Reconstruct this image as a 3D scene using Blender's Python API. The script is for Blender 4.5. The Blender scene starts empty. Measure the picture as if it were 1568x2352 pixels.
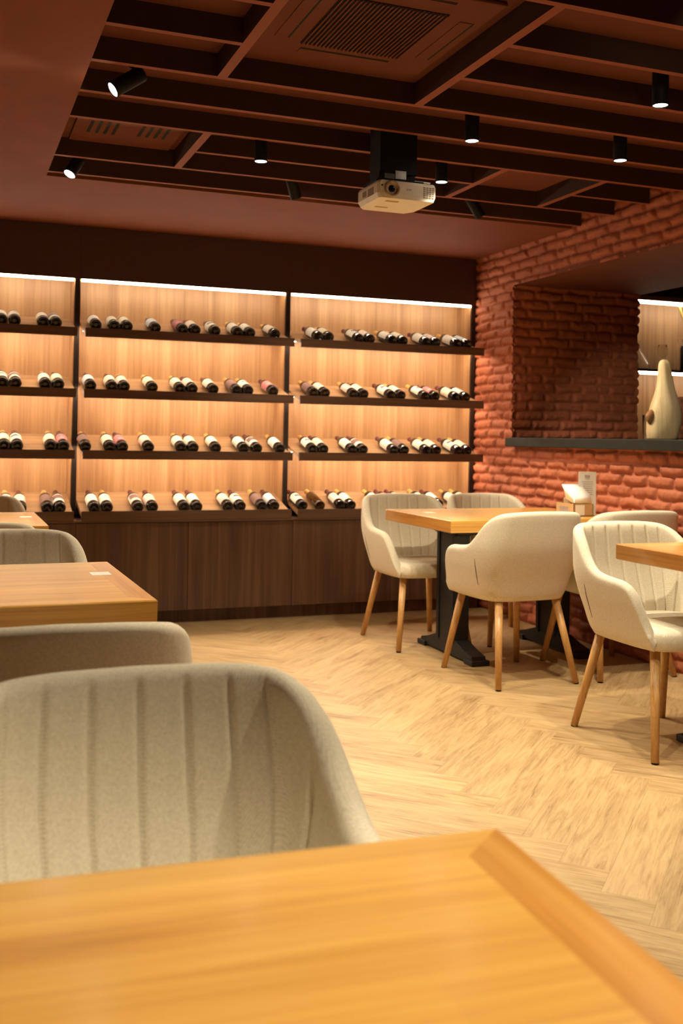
import bpy, bmesh, math, random
import numpy as np
from mathutils import Matrix, Vector

random.seed(7)
RNG = np.random.RandomState(11)
SC = bpy.context.scene
COL = SC.collection

# ------------------------------------------------------------------ camera
cam_d = bpy.data.cameras.new('camera')
cam = bpy.data.objects.new('camera', cam_d)
COL.objects.link(cam)
_R = [[0.93415496, -0.35648804, 0.01645579],
      [0.02269126, 0.0133162, -0.99965383],
      [0.3561455, 0.93420499, 0.02052856]]
_right = Vector(_R[0]); _up = -Vector(_R[1]); _back = -Vector(_R[2])
_m = Matrix((( _right.x, _up.x, _back.x, 0), (_right.y, _up.y, _back.y, 0), (_right.z, _up.z, _back.z, 0), (0, 0, 0, 1)))
cam.matrix_world = Matrix.Translation((0, 0, 1.17)) @ _m
cam_d.sensor_fit = 'AUTO'
cam_d.sensor_width = 36.0
cam_d.lens = 36.0 * 2368.0 / 2352.0
cam_d.shift_y = -(1176 - 953.8) / 2352.0
cam_d.clip_start = 0.02
cam_d.dof.use_dof = True
cam_d.dof.focus_distance = 3.1
cam_d.dof.aperture_fstop = 4.6
SC.camera = cam

# ------------------------------------------------------------------ world, exposure, light levels
W = bpy.data.worlds.new('world'); SC.world = W
W.use_nodes = True
W.node_tree.nodes['Background'].inputs[0].default_value = (0.02, 0.01, 0.006, 1)
W.node_tree.nodes['Background'].inputs[1].default_value = 0.0
SC.view_settings.view_transform = 'Standard'
SC.view_settings.look = 'None'
SC.view_settings.exposure = 0.0
SC.view_settings.gamma = 1.0
SC.view_settings.use_curve_mapping = False
SPOT_W = 90.0            # each ceiling spotlight
SPOT_COL = (1.0, 0.885, 0.67)
LED_TOP = 52.0           # visible LED line at the top of each bay
LED_SHELF = 92.0         # LED line behind each shelf lip
LED_COL = (1.0, 0.82, 0.60)

K = 0.96
def S(x, y, z): return (x * K, y * K, 1.17 + (z - 1.25) * K)

# room
WX = 3.475      # face of the brick wall
SOF = 2.437     # soffit height
CEIL = 2.519    # ceiling above the beams
YB = 6.467      # front of the display frames
LX, BY = -2.2, -1.8

# ------------------------------------------------------------------ materials
def new_mat(name):
    m = bpy.data.materials.new(name); m.use_nodes = True
    nt = m.node_tree; b = nt.nodes['Principled BSDF']
    return m, nt, b
def lk(nt, a, b): nt.links.new(a, b)
def nd(nt, t, **kw):
    n = nt.nodes.new(t)
    for k, v in kw.items(): setattr(n, k, v)
    return n
def ramp(nt, src, stops):
    r = nd(nt, 'ShaderNodeValToRGB')
    el = r.color_ramp.elements
    while len(el) < len(stops): el.new(0.5)
    for e, (p, c) in zip(el, stops): e.position = p; e.color = (*c, 1)
    lk(nt, src, r.inputs[0]); return r.outputs[0]
def objco(nt, scale=(1, 1, 1), rot=(0, 0, 0), src='Object'):
    t = nd(nt, 'ShaderNodeTexCoord'); mp = nd(nt, 'ShaderNodeMapping')
    mp.inputs['Scale'].default_value = scale; mp.inputs['Rotation'].default_value = rot
    lk(nt, t.outputs[src], mp.inputs[0]); return mp.outputs[0]
def noise(nt, vec, scale, detail=3, rough=0.55, dist=0.0):
    n = nd(nt, 'ShaderNodeTexNoise'); n.inputs['Scale'].default_value = scale
    n.inputs['Detail'].default_value = detail; n.inputs['Roughness'].default_value = rough
    n.inputs['Distortion'].default_value = dist
    lk(nt, vec, n.inputs['Vector']); return n.outputs[0]
def bump(nt, b, h, strength=0.3, dist=0.002):
    n = nd(nt, 'ShaderNodeBump'); n.inputs['Strength'].default_value = strength
    n.inputs['Distance'].default_value = dist
    lk(nt, h, n.inputs['Height']); lk(nt, n.outputs[0], b.inputs['Normal'])
def mixc(nt, a, b, fac, mode='MIX'):
    n = nd(nt, 'ShaderNodeMix', data_type='RGBA', blend_type=mode)
    if isinstance(fac, (int, float)): n.inputs[0].default_value = fac
    else: lk(nt, fac, n.inputs[0])
    for s, v in ((6, a), (7, b)):
        if isinstance(v, tuple): n.inputs[s].default_value = (*v, 1)
        else: lk(nt, v, n.inputs[s])
    return n.outputs[2]
def math_(nt, op, a, b=None):
    n = nd(nt, 'ShaderNodeMath', operation=op)
    for i, v in enumerate((a, b)):
        if v is None: continue
        if isinstance(v, (int, float)): n.inputs[i].default_value = v
        else: lk(nt, v, n.inputs[i])
    return n.outputs[0]
def plain(name, col, rough=0.5, metal=0.0, spec=0.5, nscale=40, var=0.12, bumps=0.0, coat=0.0):
    m, nt, b = new_mat(name)
    v = noise(nt, objco(nt), nscale, 4)
    c = ramp(nt, v, [(0.3, tuple(x * (1 - var) for x in col)), (0.7, tuple(min(1, x * (1 + var)) for x in col))])
    lk(nt, c, b.inputs['Base Color'])
    b.inputs['Roughness'].default_value = rough; b.inputs['Metallic'].default_value = metal
    b.inputs['Specular IOR Level'].default_value = spec
    b.inputs['Coat Weight'].default_value = coat
    if bumps: bump(nt, b, v, bumps, 0.001)
    return m
def emit(name, col, strength):
    m, nt, b = new_mat(name)
    b.inputs['Base Color'].default_value = (0.8, 0.8, 0.8, 1)
    b.inputs['Emission Color'].default_value = (*col, 1)
    b.inputs['Emission Strength'].default_value = strength
    return m
def wood(name, dark, mid, light, axis='Z', across=9.0, along=0.55, rough=0.45, fine=70, coat=0.0, coat_rough=0.1, bumps=0.08, dist=0.6, offset=0.0):
    """veneer with its grain along one object axis"""
    m, nt, b = new_mat(name)
    sc = {'X': (along, across, across), 'Y': (across, along, across), 'Z': (across, across, along)}[axis]
    scf = {'X': (1.5, fine, fine), 'Y': (fine, 1.5, fine), 'Z': (fine, fine, 1.5)}[axis]
    g1 = noise(nt, objco(nt, sc), 1.0, 5, 0.6, dist)
    g2 = noise(nt, objco(nt, scf), 1.0, 3, 0.6, 0.2)
    f = math_(nt, 'ADD', math_(nt, 'MULTIPLY', g1, 0.72), math_(nt, 'MULTIPLY', g2, 0.28))
    c = ramp(nt, f, [(0.34, dark), (0.5, mid), (0.66, light)])
    lk(nt, c, b.inputs['Base Color'])
    b.inputs['Roughness'].default_value = rough
    b.inputs['Coat Weight'].default_value = coat; b.inputs['Coat Roughness'].default_value = coat_rough
    bump(nt, b, g2, bumps, 0.0006)
    return m

M = {}
M['walnut_v'] = wood('walnut veneer upright grain', (0.25, 0.120, 0.050), (0.38, 0.205, 0.092), (0.50, 0.295, 0.145), 'Z', 11, 0.5)
M['walnut_h'] = wood('walnut veneer level grain', (0.23, 0.122, 0.056), (0.34, 0.195, 0.094), (0.44, 0.27, 0.140), 'X', 14, 0.6)
M['walnut_dark'] = wood('dark walnut doors', (0.058, 0.026, 0.015), (0.115, 0.056, 0.031), (0.185, 0.098, 0.054), 'Z', 13, 0.45)  # same walnut as the bays, its unlit look put into the colour
M['walnut_lip'] = wood('dark walnut lip', (0.075, 0.038, 0.021), (0.118, 0.061, 0.034), (0.160, 0.087, 0.049), 'X', 16, 0.7)  # shelf walnut again, darkened in colour for the shade on the lips
M['frame_dark'] = plain('dark brown frame', (0.020, 0.010, 0.006), 0.6, var=0.08)
M['header'] = plain('dark brown header panel', (0.060, 0.027, 0.018), 0.6, var=0.06)
M['ceil_up'] = plain('red brown paint above the beams', (0.150, 0.042, 0.023), 0.75, var=0.05, nscale=6, spec=0.25)  # soffit paint with the shade between the beams put into its colour
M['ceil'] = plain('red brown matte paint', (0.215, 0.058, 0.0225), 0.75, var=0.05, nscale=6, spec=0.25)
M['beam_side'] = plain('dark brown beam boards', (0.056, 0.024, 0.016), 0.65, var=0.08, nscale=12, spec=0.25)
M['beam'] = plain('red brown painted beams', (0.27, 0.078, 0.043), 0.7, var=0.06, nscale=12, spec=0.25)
M['lintel'] = plain('brown painted lintel', (0.19, 0.056, 0.030), 0.75, var=0.05, nscale=6, spec=0.2)
M['black'] = plain('black powder coat', (0.007, 0.007, 0.007), 0.6, spec=0.25, var=0.1, nscale=200)
M['iron'] = plain('black cast iron', (0.008, 0.008, 0.009), 0.5, var=0.2, nscale=120, bumps=0.1)
M['slot'] = plain('dark slot', (0.006, 0.004, 0.004), 0.8)
M['sill'] = plain('dark slate sill', (0.014, 0.016, 0.012), 0.6, spec=0.25, var=0.25, nscale=30, bumps=0.05)
M['oak_leg'] = wood('honey oak legs', (0.44, 0.215, 0.062), (0.55, 0.295, 0.095), (0.63, 0.365, 0.13), 'Z', 60, 3, 0.4, 300, bumps=0.05)
def table_wood(name, axis, tint=(1.0, 1.0, 1.0)):
    m, nt, b = new_mat(name)
    al, ac = 0.8, 22.0
    sc = (al, ac, ac) if axis == 'X' else (ac, al, ac)
    scf = (2.5, 130, 130) if axis == 'X' else (130, 2.5, 130)
    g1 = noise(nt, objco(nt, sc), 1.0, 4, 0.55, 0.9)
    g2 = noise(nt, objco(nt, scf), 1.0, 3, 0.6, 0.3)
    f = math_(nt, 'ADD', math_(nt, 'MULTIPLY', g1, 0.65), math_(nt, 'MULTIPLY', g2, 0.35))
    d, mi, l = [(0.46, 0.205, 0.036), (0.65, 0.335, 0.066), (0.76, 0.44, 0.105)]
    c = ramp(nt, f, [(0.33, tuple(x * q for x, q in zip(d, tint))), (0.5, tuple(x * q for x, q in zip(mi, tint))), (0.67, tuple(x * q for x, q in zip(l, tint)))])
    br = nd(nt, 'ShaderNodeTexBrick'); br.offset = 0.37
    br.inputs['Scale'].default_value = 1.0; br.inputs['Mortar Size'].default_value = 0.0
    br.inputs['Brick Width'].default_value = 0.62; br.inputs['Row Height'].default_value = 0.115
    br.inputs['Color1'].default_value = (0.86, 0.82, 0.78, 1); br.inputs['Color2'].default_value = (1.08, 1.08, 1.08, 1)
    lk(nt, objco(nt, (1, 1, 1), (0, 0, 0 if axis == 'X' else math.pi / 2)), br.inputs['Vector'])
    c = mixc(nt, c, br.outputs['Color'], 0.8, 'MULTIPLY')
    lk(nt, c, b.inputs['Base Color'])
    b.inputs['Roughness'].default_value = 0.34
    b.inputs['Coat Weight'].default_value = 0.5; b.inputs['Coat Roughness'].default_value = 0.17
    bump(nt, b, g2, 0.06, 0.0005)
    return m
M['table_x'] = table_wood('varnished oak long grain', 'X')
M['table_y'] = table_wood('varnished oak end band', 'Y', (0.74, 0.62, 0.52))

def fabric(name, c0, c1):
    m, nt, b = new_mat(name)
    def wv(dirn, sc, rot=(0, 0, 0)):
        w = nd(nt, 'ShaderNodeTexWave', wave_type='BANDS', bands_direction=dirn)
        w.inputs['Scale'].default_value = sc; w.inputs['Distortion'].default_value = 1.2
        w.inputs['Detail'].default_value = 1.0; w.inputs['Detail Scale'].default_value = 2.0
        lk(nt, objco(nt, (1, 1, 1), rot), w.inputs['Vector']); return w.outputs['Fac']
    a = wv('Z', 150); c = wv('DIAGONAL', 150)
    h = math_(nt, 'MULTIPLY', a, c)
    n = noise(nt, objco(nt), 210, 3, 0.7)
    h2 = math_(nt, 'ADD', math_(nt, 'MULTIPLY', h, 0.38), math_(nt, 'MULTIPLY', n, 0.8))
    col = ramp(nt, h2, [(0.15, c0), (0.75, c1)])
    lk(nt, col, b.inputs['Base Color'])
    b.inputs['Roughness'].default_value = 0.9
    b.inputs['Specular IOR Level'].default_value = 0.15
    b.inputs['Sheen Weight'].default_value = 0.15; b.inputs['Sheen Roughness'].default_value = 0.5
    bump(nt, b, h2, 0.45, 0.0012)
    return m
M['fabric'] = fabric('cream woven fabric', (0.50, 0.42, 0.29), (0.78, 0.70, 0.53))
M['seam'] = plain('dark seam', (0.10, 0.045, 0.030), 0.8)

def glass_bottle(name, col, trans=0.0):
    m, nt, b = new_mat(name)
    n = noise(nt, objco(nt), 25, 2)
    c = ramp(nt, n, [(0.3, tuple(x * 0.8 for x in col)), (0.7, col)])
    lk(nt, c, b.inputs['Base Color']); b.inputs['Roughness'].default_value = 0.06
    b.inputs['Transmission Weight'].default_value = trans
    return m
M['bottle'] = glass_bottle('dark bottle glass', (0.016, 0.010, 0.008))
M['amber'] = glass_bottle('amber bottle glass', (0.055, 0.022, 0.004))
M['foil_gold'] = plain('gold foil', (0.62, 0.40, 0.13), 0.38, metal=0.35, var=0.1, nscale=120)
M['foil_maroon'] = plain('maroon foil', (0.115, 0.030, 0.030), 0.42, var=0.12, nscale=120)
def paper(name, c): return plain(name, c, 0.7, var=0.03, nscale=90, spec=0.3)
M['p_cream'] = paper('cream paper', (0.72, 0.66, 0.52))
M['p_white'] = paper('white paper', (0.74, 0.71, 0.62))
M['p_pinkish'] = paper('pale pink paper', (0.70, 0.57, 0.51))
M['p_pink'] = paper('dusky pink paper', (0.45, 0.17, 0.18))
M['p_mauve'] = paper('mauve brown paper', (0.20, 0.115, 0.098))
M['p_blue'] = paper('bluish white paper', (0.56, 0.60, 0.62))
M['ink'] = paper('grey ink', (0.13, 0.11, 0.105))
M['ink_soft'] = paper('faint ink', (0.42, 0.35, 0.31))
M['ink_blue'] = paper('blue ink', (0.20, 0.22, 0.36))
M['proj'] = plain('ivory projector plastic', (0.86, 0.82, 0.71), 0.4, var=0.03)
M['proj_dark'] = plain('grey projector plastic', (0.30, 0.22, 0.14), 0.5)
M['lens_ring'] = plain('bronze lens ring', (0.42, 0.30, 0.18), 0.35, metal=0.2)
M['lens_glass'] = plain('dark lens glass', (0.008, 0.010, 0.012), 0.05)
M['steel'] = plain('brushed steel', (0.55, 0.52, 0.48), 0.35, metal=0.9)
M['kraft'] = plain('kraft card', (0.46, 0.29, 0.13), 0.7, var=0.06)
M['napkin'] = plain('white napkin paper', (0.86, 0.82, 0.72), 0.85, var=0.03)
M['carved'] = wood('pale carved wood', (0.52, 0.36, 0.17), (0.66, 0.49, 0.26), (0.76, 0.60, 0.36), 'Z', 22, 2.0, 0.55, 90, bumps=0.25)
M['carved_dark'] = plain('bark inclusion', (0.30, 0.135, 0.05), 0.65, var=0.3, nscale=60, bumps=0.3)
M['bronze'] = plain('brown glazed ceramic', (0.12, 0.042, 0.02), 0.25, var=0.6, nscale=55, bumps=0.3)
M['yellow'] = plain('yellow ribbon', (0.75, 0.50, 0.05), 0.4)
M['dark_blue'] = plain('dark bluish glass', (0.012, 0.016, 0.026), 0.08)
M['plaster'] = plain('brown plaster', (0.16, 0.06, 0.035), 0.8, var=0.06, nscale=5)
m, nt, b = new_mat('clear glass'); b.inputs['Transmission Weight'].default_value = 1.0
b.inputs['Roughness'].default_value = 0.02; b.inputs['IOR'].default_value = 1.12; b.inputs['Base Color'].default_value = (0.97, 0.96, 0.94, 1)
M['glass'] = m
M['led_top'] = emit('led line', LED_COL, LED_TOP)
M['led_shelf'] = emit('led strip', LED_COL, LED_SHELF)
M['led_bar'] = emit('bar led line', LED_COL, 30.0)
M['lamp_face'] = emit('lamp face', (1.0, 0.88, 0.66), 48.0)

def brick_mat():
    m, nt, b = new_mat('terracotta painted brick')
    n1 = noise(nt, objco(nt), 3.2, 4, 0.6); n2 = noise(nt, objco(nt), 45, 5, 0.7)
    f = math_(nt, 'ADD', math_(nt, 'MULTIPLY', n1, 0.5), math_(nt, 'MULTIPLY', n2, 0.5))
    c = ramp(nt, f, [(0.3, (0.31, 0.086, 0.040)), (0.55, (0.43, 0.127, 0.058)), (0.75, (0.52, 0.172, 0.084))])
    lk(nt, c, b.inputs['Base Color']); b.inputs['Roughness'].default_value = 0.72
    b.inputs['Specular IOR Level'].default_value = 0.3
    bump(nt, b, n2, 0.5, 0.004)
    return m
M['brick'] = brick_mat()

def floor_mat():
    m, nt, b = new_mat('herringbone oak vinyl')
    uv = nd(nt, 'ShaderNodeUVMap'); uv.uv_map = 'plank'
    at = nd(nt, 'ShaderNodeAttribute'); at.attribute_name = 'tone'
    off = nd(nt, 'ShaderNodeVectorMath', operation='ADD')
    sc = nd(nt, 'ShaderNodeVectorMath', operation='SCALE'); sc.inputs['Scale'].default_value = 37.0
    lk(nt, at.outputs['Color'], sc.inputs[0])
    lk(nt, uv.outputs[0], off.inputs[0]); lk(nt, sc.outputs[0], off.inputs[1])
    def mp(s):
        k = nd(nt, 'ShaderNodeMapping'); k.inputs['Scale'].default_value = s
        lk(nt, off.outputs[0], k.inputs[0]); return k.outputs[0]
    g1 = noise(nt, mp((3.0, 26, 1)), 1.0, 5, 0.65, 1.4)
    g2 = noise(nt, mp((9.0, 150, 1)), 1.0, 3, 0.6, 0.5)
    g3 = noise(nt, mp((2.2, 5.5, 1)), 1.0, 2, 0.5, 0.4)
    f = math_(nt, 'ADD', math_(nt, 'ADD', math_(nt, 'MULTIPLY', g1, 0.5), math_(nt, 'MULTIPLY', g2, 0.25)), math_(nt, 'MULTIPLY', g3, 0.25))
    c = ramp(nt, f, [(0.34, (0.175, 0.098, 0.040)), (0.43, (0.365, 0.232, 0.102)), (0.53, (0.465, 0.315, 0.150)), (0.68, (0.54, 0.385, 0.195))])
    t = ramp(nt, at.outputs['Fac'], [(0.0, (0.86, 0.84, 0.82)), (1.0, (1.08, 1.07, 1.06))])
    c = mixc(nt, c, t, 1.0, 'MULTIPLY')
    # thin joint between planks
    sx = nd(nt, 'ShaderNodeSeparateXYZ'); uv2 = nd(nt, 'ShaderNodeUVMap'); uv2.uv_map = 'edge'
    lk(nt, uv2.outputs[0], sx.inputs[0])
    e = math_(nt, 'MINIMUM', sx.outputs[0], sx.outputs[1])
    j = math_(nt, 'LESS_THAN', e, 0.0016)
    c = mixc(nt, c, (0.20, 0.11, 0.05), math_(nt, 'MULTIPLY', j, 0.45))
    lk(nt, c, b.inputs['Base Color']); b.inputs['Roughness'].default_value = 0.42
    b.inputs['Specular IOR Level'].default_value = 0.4
    bump(nt, b, g2, 0.10, 0.0006)
    return m
M['floor'] = floor_mat()

# ------------------------------------------------------------------ mesh helpers
def obj(name, mesh, mats, parent=None, smooth=False):
    o = bpy.data.objects.new(name, mesh); COL.objects.link(o)
    if not isinstance(mats, (list, tuple)): mats = [mats]
    if not mesh.materials:
        for m in mats: mesh.materials.append(m)
    if parent: o.parent = parent
    if smooth: mesh.polygons.foreach_set('use_smooth', [True] * len(mesh.polygons))
    return o
def bm_mesh(bm, name):
    bmesh.ops.recalc_face_normals(bm, faces=bm.faces[:])
    me = bpy.data.meshes.new(name); bm.to_mesh(me); bm.free(); return me
def py_mesh(name, v, f):
    me = bpy.data.meshes.new(name); me.from_pydata([tuple(p) for p in v], [], [tuple(q) for q in f]); me.update(); return me
def add_box(bm, lo, hi, bev=0.0, mi=0, seg=2):
    lo, hi = [min(a, c) for a, c in zip(lo, hi)], [max(a, c) for a, c in zip(lo, hi)]
    r = bmesh.ops.create_cube(bm, size=1.0)
    for v in r['verts']:
        v.co = Vector([lo[i] + (v.co[i] + 0.5) * (hi[i] - lo[i]) for i in range(3)])
    fs = set(f for v in r['verts'] for f in v.link_faces)
    for f in fs: f.material_index = mi
    if bev > 0:
        es = list(set(e for v in r['verts'] for e in v.link_edges))
        bmesh.ops.bevel(bm, geom=es, offset=bev, segments=seg, profile=0.5, affect='EDGES', material=mi)
def box(name, lo, hi, m, parent=None, bev=0.0, smooth=False):
    bm = bmesh.new(); add_box(bm, lo, hi, bev)
    return obj(name, bm_mesh(bm, name), m, parent, smooth)
def add_prism(bm, prof, x0, x1, axis='X', mi=0):
    """profile of (a,b) points swept along an axis: X -> (y,z), Y -> (x,z), Z -> (x,y)"""
    def P(t, p):
        return {'X': (t, p[0], p[1]), 'Y': (p[0], t, p[1]), 'Z': (p[0], p[1], t)}[axis]
    a = [bm.verts.new(P(x0, p)) for p in prof]; c = [bm.verts.new(P(x1, p)) for p in prof]
    n = len(prof)
    fs = [bm.faces.new(a), bm.faces.new(c[::-1])]
    for i in range(n): fs.append(bm.faces.new((a[i], a[(i + 1) % n], c[(i + 1) % n], c[i])))
    for f in fs: f.material_index = mi
def lathe(bm, prof, n=24, mat=Matrix(), mi=0, cap0=True, cap1=True):
    rings = []
    for r, z in prof:
        rings.append([bm.verts.new(mat @ Vector((r * math.cos(2 * math.pi * i / n), r * math.sin(2 * math.pi * i / n), z))) for i in range(n)])
    for a, c in zip(rings, rings[1:]):
        for i in range(n):
            f = bm.faces.new((a[i], a[(i + 1) % n], c[(i + 1) % n], c[i])); f.material_index = mi; f.smooth = True
    if cap0: bm.faces.new(rings[0][::-1]).material_index = mi
    if cap1: bm.faces.new(rings[-1]).material_index = mi
def lathe_obj(name, prof, m, parent=None, n=24, mat=Matrix(), cap0=True, cap1=True):
    bm = bmesh.new(); lathe(bm, prof, n, mat, 0, cap0, cap1)
    return obj(name, bm_mesh(bm, name), m, parent)
def tube(bm, p0, p1, r0, r1, n=16):
    p0, p1 = Vector(p0), Vector(p1); d = (p1 - p0); L = d.length
    q = d.to_track_quat('Z', 'Y').to_matrix().to_4x4()
    lathe(bm, [(r0, 0), (r1, L)], n, Matrix.Translation(p0) @ q)
def empty(name, loc=(0, 0, 0), rz=0.0):
    o = bpy.data.objects.new(name, None); COL.objects.link(o)
    o.location = loc; o.rotation_euler = (0, 0, rz); o.empty_display_size = 0.1; return o
def tag(o, label, cat, group=None):
    o['label'] = label; o['category'] = cat
    if group: o['group'] = group
    return o
def struct(o): o['kind'] = 'structure'; return o
def copy_tree(o, parent=None):
    c = o.copy(); COL.objects.link(c); c.parent = parent
    for ch in list(o.children): copy_tree(ch, c)
    return c

# ------------------------------------------------------------------ room shell
def herringbone():
    w, k = 0.14, 6
    L = w * k; x_off = 1.71
    bm = bmesh.new(); uvl = bm.loops.layers.uv.new('plank'); uve = bm.loops.layers.uv.new('edge')
    tone = bm.loops.layers.float_color.new('tone')
    s2 = math.sqrt(0.5)
    rnd = random.Random(3)
    def quad(p0, q0, p1, q1, horiz):
        cs = [(p0, q0), (p1, q0), (p1, q1), (p0, q1)]
        W4 = [((p - q) * s2 + x_off, (p + q) * s2) for p, q in cs]
        if max(x for x, y in W4) < LX or min(x for x, y in W4) > WX + 0.03 or max(y for x, y in W4) < BY or min(y for x, y in W4) > 6.5: return
        # a joint line runs along each plank edge: split off the border as edge uv
        t = (rnd.random(), rnd.random(), rnd.random(), 1)
        f = bm.faces.new([bm.verts.new((x, y, 0)) for x, y in W4])
        for lp, (p, q) in zip(f.loops, cs):
            u, v = (p - p0, q - q0) if horiz else (q - q0, p - p0)
            lp[uvl].uv = (u, v); lp[tone] = t; lp[uve].uv = (u, v)
    N = 80
    for y in range(-N, N):
        for mm in range(-8, 9):
            x0 = y + 2 * k * mm
            quad(x0 * w, y * w, (x0 + k) * w, (y + 1) * w, True)
            xx = y; y0 = xx + 1 + 2 * k * mm
            quad(xx * w, y0 * w, (xx + 1) * w, (y0 + k) * w, False)
    for co, no in (((LX, 0, 0), (-1, 0, 0)), ((WX + 0.03, 0, 0), (1, 0, 0)), ((0, BY, 0), (0, -1, 0)), ((0, 6.5, 0), (0, 1, 0))):
        bmesh.ops.bisect_plane(bm, geom=bm.verts[:] + bm.edges[:] + bm.faces[:], plane_co=co, plane_no=no, clear_outer=True)
    bm.normal_update()
    for f in bm.faces:
        if f.normal.z < 0: f.normal_flip()
    me = bpy.data.meshes.new('floor'); bm.to_mesh(me); bm.free()
    return me
struct(obj('floor', herringbone(), M['floor']))

# ceiling above the beams, the lower soffits beside and behind them
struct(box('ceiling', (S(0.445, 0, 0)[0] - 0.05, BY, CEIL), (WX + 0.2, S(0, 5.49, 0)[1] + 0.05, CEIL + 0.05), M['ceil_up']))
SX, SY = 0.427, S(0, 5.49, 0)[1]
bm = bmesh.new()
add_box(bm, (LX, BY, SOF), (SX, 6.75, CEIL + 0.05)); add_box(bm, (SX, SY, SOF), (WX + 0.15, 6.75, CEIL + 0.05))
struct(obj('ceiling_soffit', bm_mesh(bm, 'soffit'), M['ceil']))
struct(box('wall_back', (LX, 6.74, 0), (WX + 0.1, 6.8, SOF), M['plaster']))
struct(box('wall_left', (LX - 0.08, BY, 0), (LX, 6.75, SOF), M['plaster']))
struct(box('wall_front', (LX, BY - 0.08, 0), (WX + 0.2, BY, CEIL), M['plaster']))

# ---- tumbled brick relief: one height function over the whole right wall
def vnoise(u, v, seed, cell):
    r = np.random.RandomState(seed).rand(64, 64)
    x = u / cell; y = v / cell
    xi = np.floor(x).astype(int); yi = np.floor(y).astype(int)
    fx = x - xi; fy = y - yi; fx = fx * fx * (3 - 2 * fx); fy = fy * fy * (3 - 2 * fy)
    g = lambda a, b: r[a % 64, b % 64]
    return (g(xi, yi) * (1 - fx) + g(xi + 1, yi) * fx) * (1 - fy) + (g(xi, yi + 1) * (1 - fx) + g(xi + 1, yi + 1) * fx) * fy
def brick_h(u, v, seed=1):
    """relief height (m) of tumbled brickwork, u along the wall, v up"""
    PL, PH = 0.215, 0.0618
    u = u + (vnoise(u, v, seed + 1, 0.05) - 0.5) * 0.012
    v = v + (vnoise(u, v, seed + 2, 0.07) - 0.5) * 0.014
    row = np.floor(v / PH).astype(int)
    rr = np.random.RandomState(seed + 5)
    shift = (row % 2) * PL * 0.5 + rr.rand(512)[row % 512] * 0.07
    uu = u + shift
    col = np.floor(uu / PL).astype(int)
    hh = (row * 131 + col * 17) % 512
    du = np.minimum(uu - col * PL, (col + 1) * PL - uu); dv = np.minimum(v - row * PH, (row + 1) * PH - v)
    rad = 0.022
    ex = np.clip((du - 0.009) / 0.016, 0, 1); ey = np.clip((dv - 0.0035) / rad, 0, 1)
    px = 1 - (1 - ex) ** 2.2; py = 1 - (1 - ey) ** 2.2
    pr = np.clip(px * py, 0, 1)
    amp = 0.013 + rr.rand(512)[hh] * 0.010
    h = pr * amp
    h += (vnoise(u, v, seed + 7, 0.022) - 0.5) * 0.007 * pr + (vnoise(u, v, seed + 8, 0.009) - 0.5) * 0.0025
    return h
def brick_patch(u0, u1, v0, v1, step, place, seed=1):
    nu = max(2, int((u1 - u0) / step) + 1); nv = max(2, int((v1 - v0) / step) + 1)
    U, V = np.meshgrid(np.linspace(u0, u1, nu), np.linspace(v0, v1, nv), indexing='ij')
    H = brick_h(U, V, seed)
    P = place(U, V, H).reshape(-1, 3)
    i = np.arange(nu * nv).reshape(nu, nv)
    F = np.stack([i[:-1, :-1], i[1:, :-1], i[1:, 1:], i[:-1, 1:]], -1).reshape(-1, 4)
    return P, F
def patches_mesh(name, ps):
    vs, fs, n = [], [], 0
    for P, F in ps: vs.append(P); fs.append(F + n); n += len(P)
    V = np.concatenate(vs); F = np.concatenate(fs)
    me = bpy.data.meshes.new(name)
    me.vertices.add(len(V)); me.vertices.foreach_set('co', V.astype(np.float32).ravel())
    me.loops.add(F.size); me.loops.foreach_set('vertex_index', F.astype(np.int32).ravel())
    me.polygons.add(len(F)); me.polygons.foreach_set('loop_start', np.arange(0, F.size, 4, dtype=np.int32))
    me.update(calc_edges=True); me.validate()
    me.polygons.foreach_set('use_smooth', [True] * len(me.polygons))
    return me
YJ = S(0, 6.2, 0)[1]; XJ = S(4.655, 0, 0)[0]; ZS, ZL = 1.181, S(0, 0, 2.31)[2]
wallp = lambda U, V, H: np.stack([WX + 0.012 - H, U, V], -1)
jambp = lambda U, V, H: np.stack([U, YJ + 0.010 - H, V], -1)
OP0 = 3.0
struct(obj('wall_right', patches_mesh('wall_right', [
    brick_patch(YJ - 0.008, 6.72, 0, SOF, 0.007, wallp),
    brick_patch(3.9, YJ, 0, ZS - 0.03, 0.007, wallp),
    brick_patch(3.9, YJ, ZL, SOF + 0.1, 0.007, wallp),
    brick_patch(OP0, 3.9, 0, ZS - 0.03, 0.012, wallp),
    brick_patch(OP0, 3.9, ZL, SOF + 0.1, 0.012, wallp),
    brick_patch(BY, OP0, 0, SOF + 0.1, 0.014, wallp),
    brick_patch(WX - 0.006, XJ, ZS - 0.04, ZL + 0.02, 0.007, jambp, 4)]), M['brick']))
# the thick wall behind the relief, with the opening through it
bm = bmesh.new()
add_box(bm, (WX + 0.014, YJ + 0.012, 0), (XJ, 6.75, SOF)); add_box(bm, (WX + 0.014, OP0, 0), (XJ, YJ + 0.012, ZS - 0.05))
add_box(bm, (WX + 0.014, BY, 0), (XJ, OP0, CEIL + 0.05)); add_box(bm, (WX + 0.014, OP0, ZL + 0.012), (XJ, YJ + 0.012, CEIL + 0.05))
struct(obj('wall_core', bm_mesh(bm, 'core'), M['plaster']))
struct(box('trim_1', (WX - 0.003, OP0, ZL), (XJ + 0.005, YJ + 0.02, ZL + 0.02), M['lintel']))        # lintel underside
struct(box('trim_2', (WX - 0.055, OP0, ZS - 0.058), (XJ + 0.05, YJ + 0.0, ZS), M['sill'], bev=0.004))      # sill slab
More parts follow.
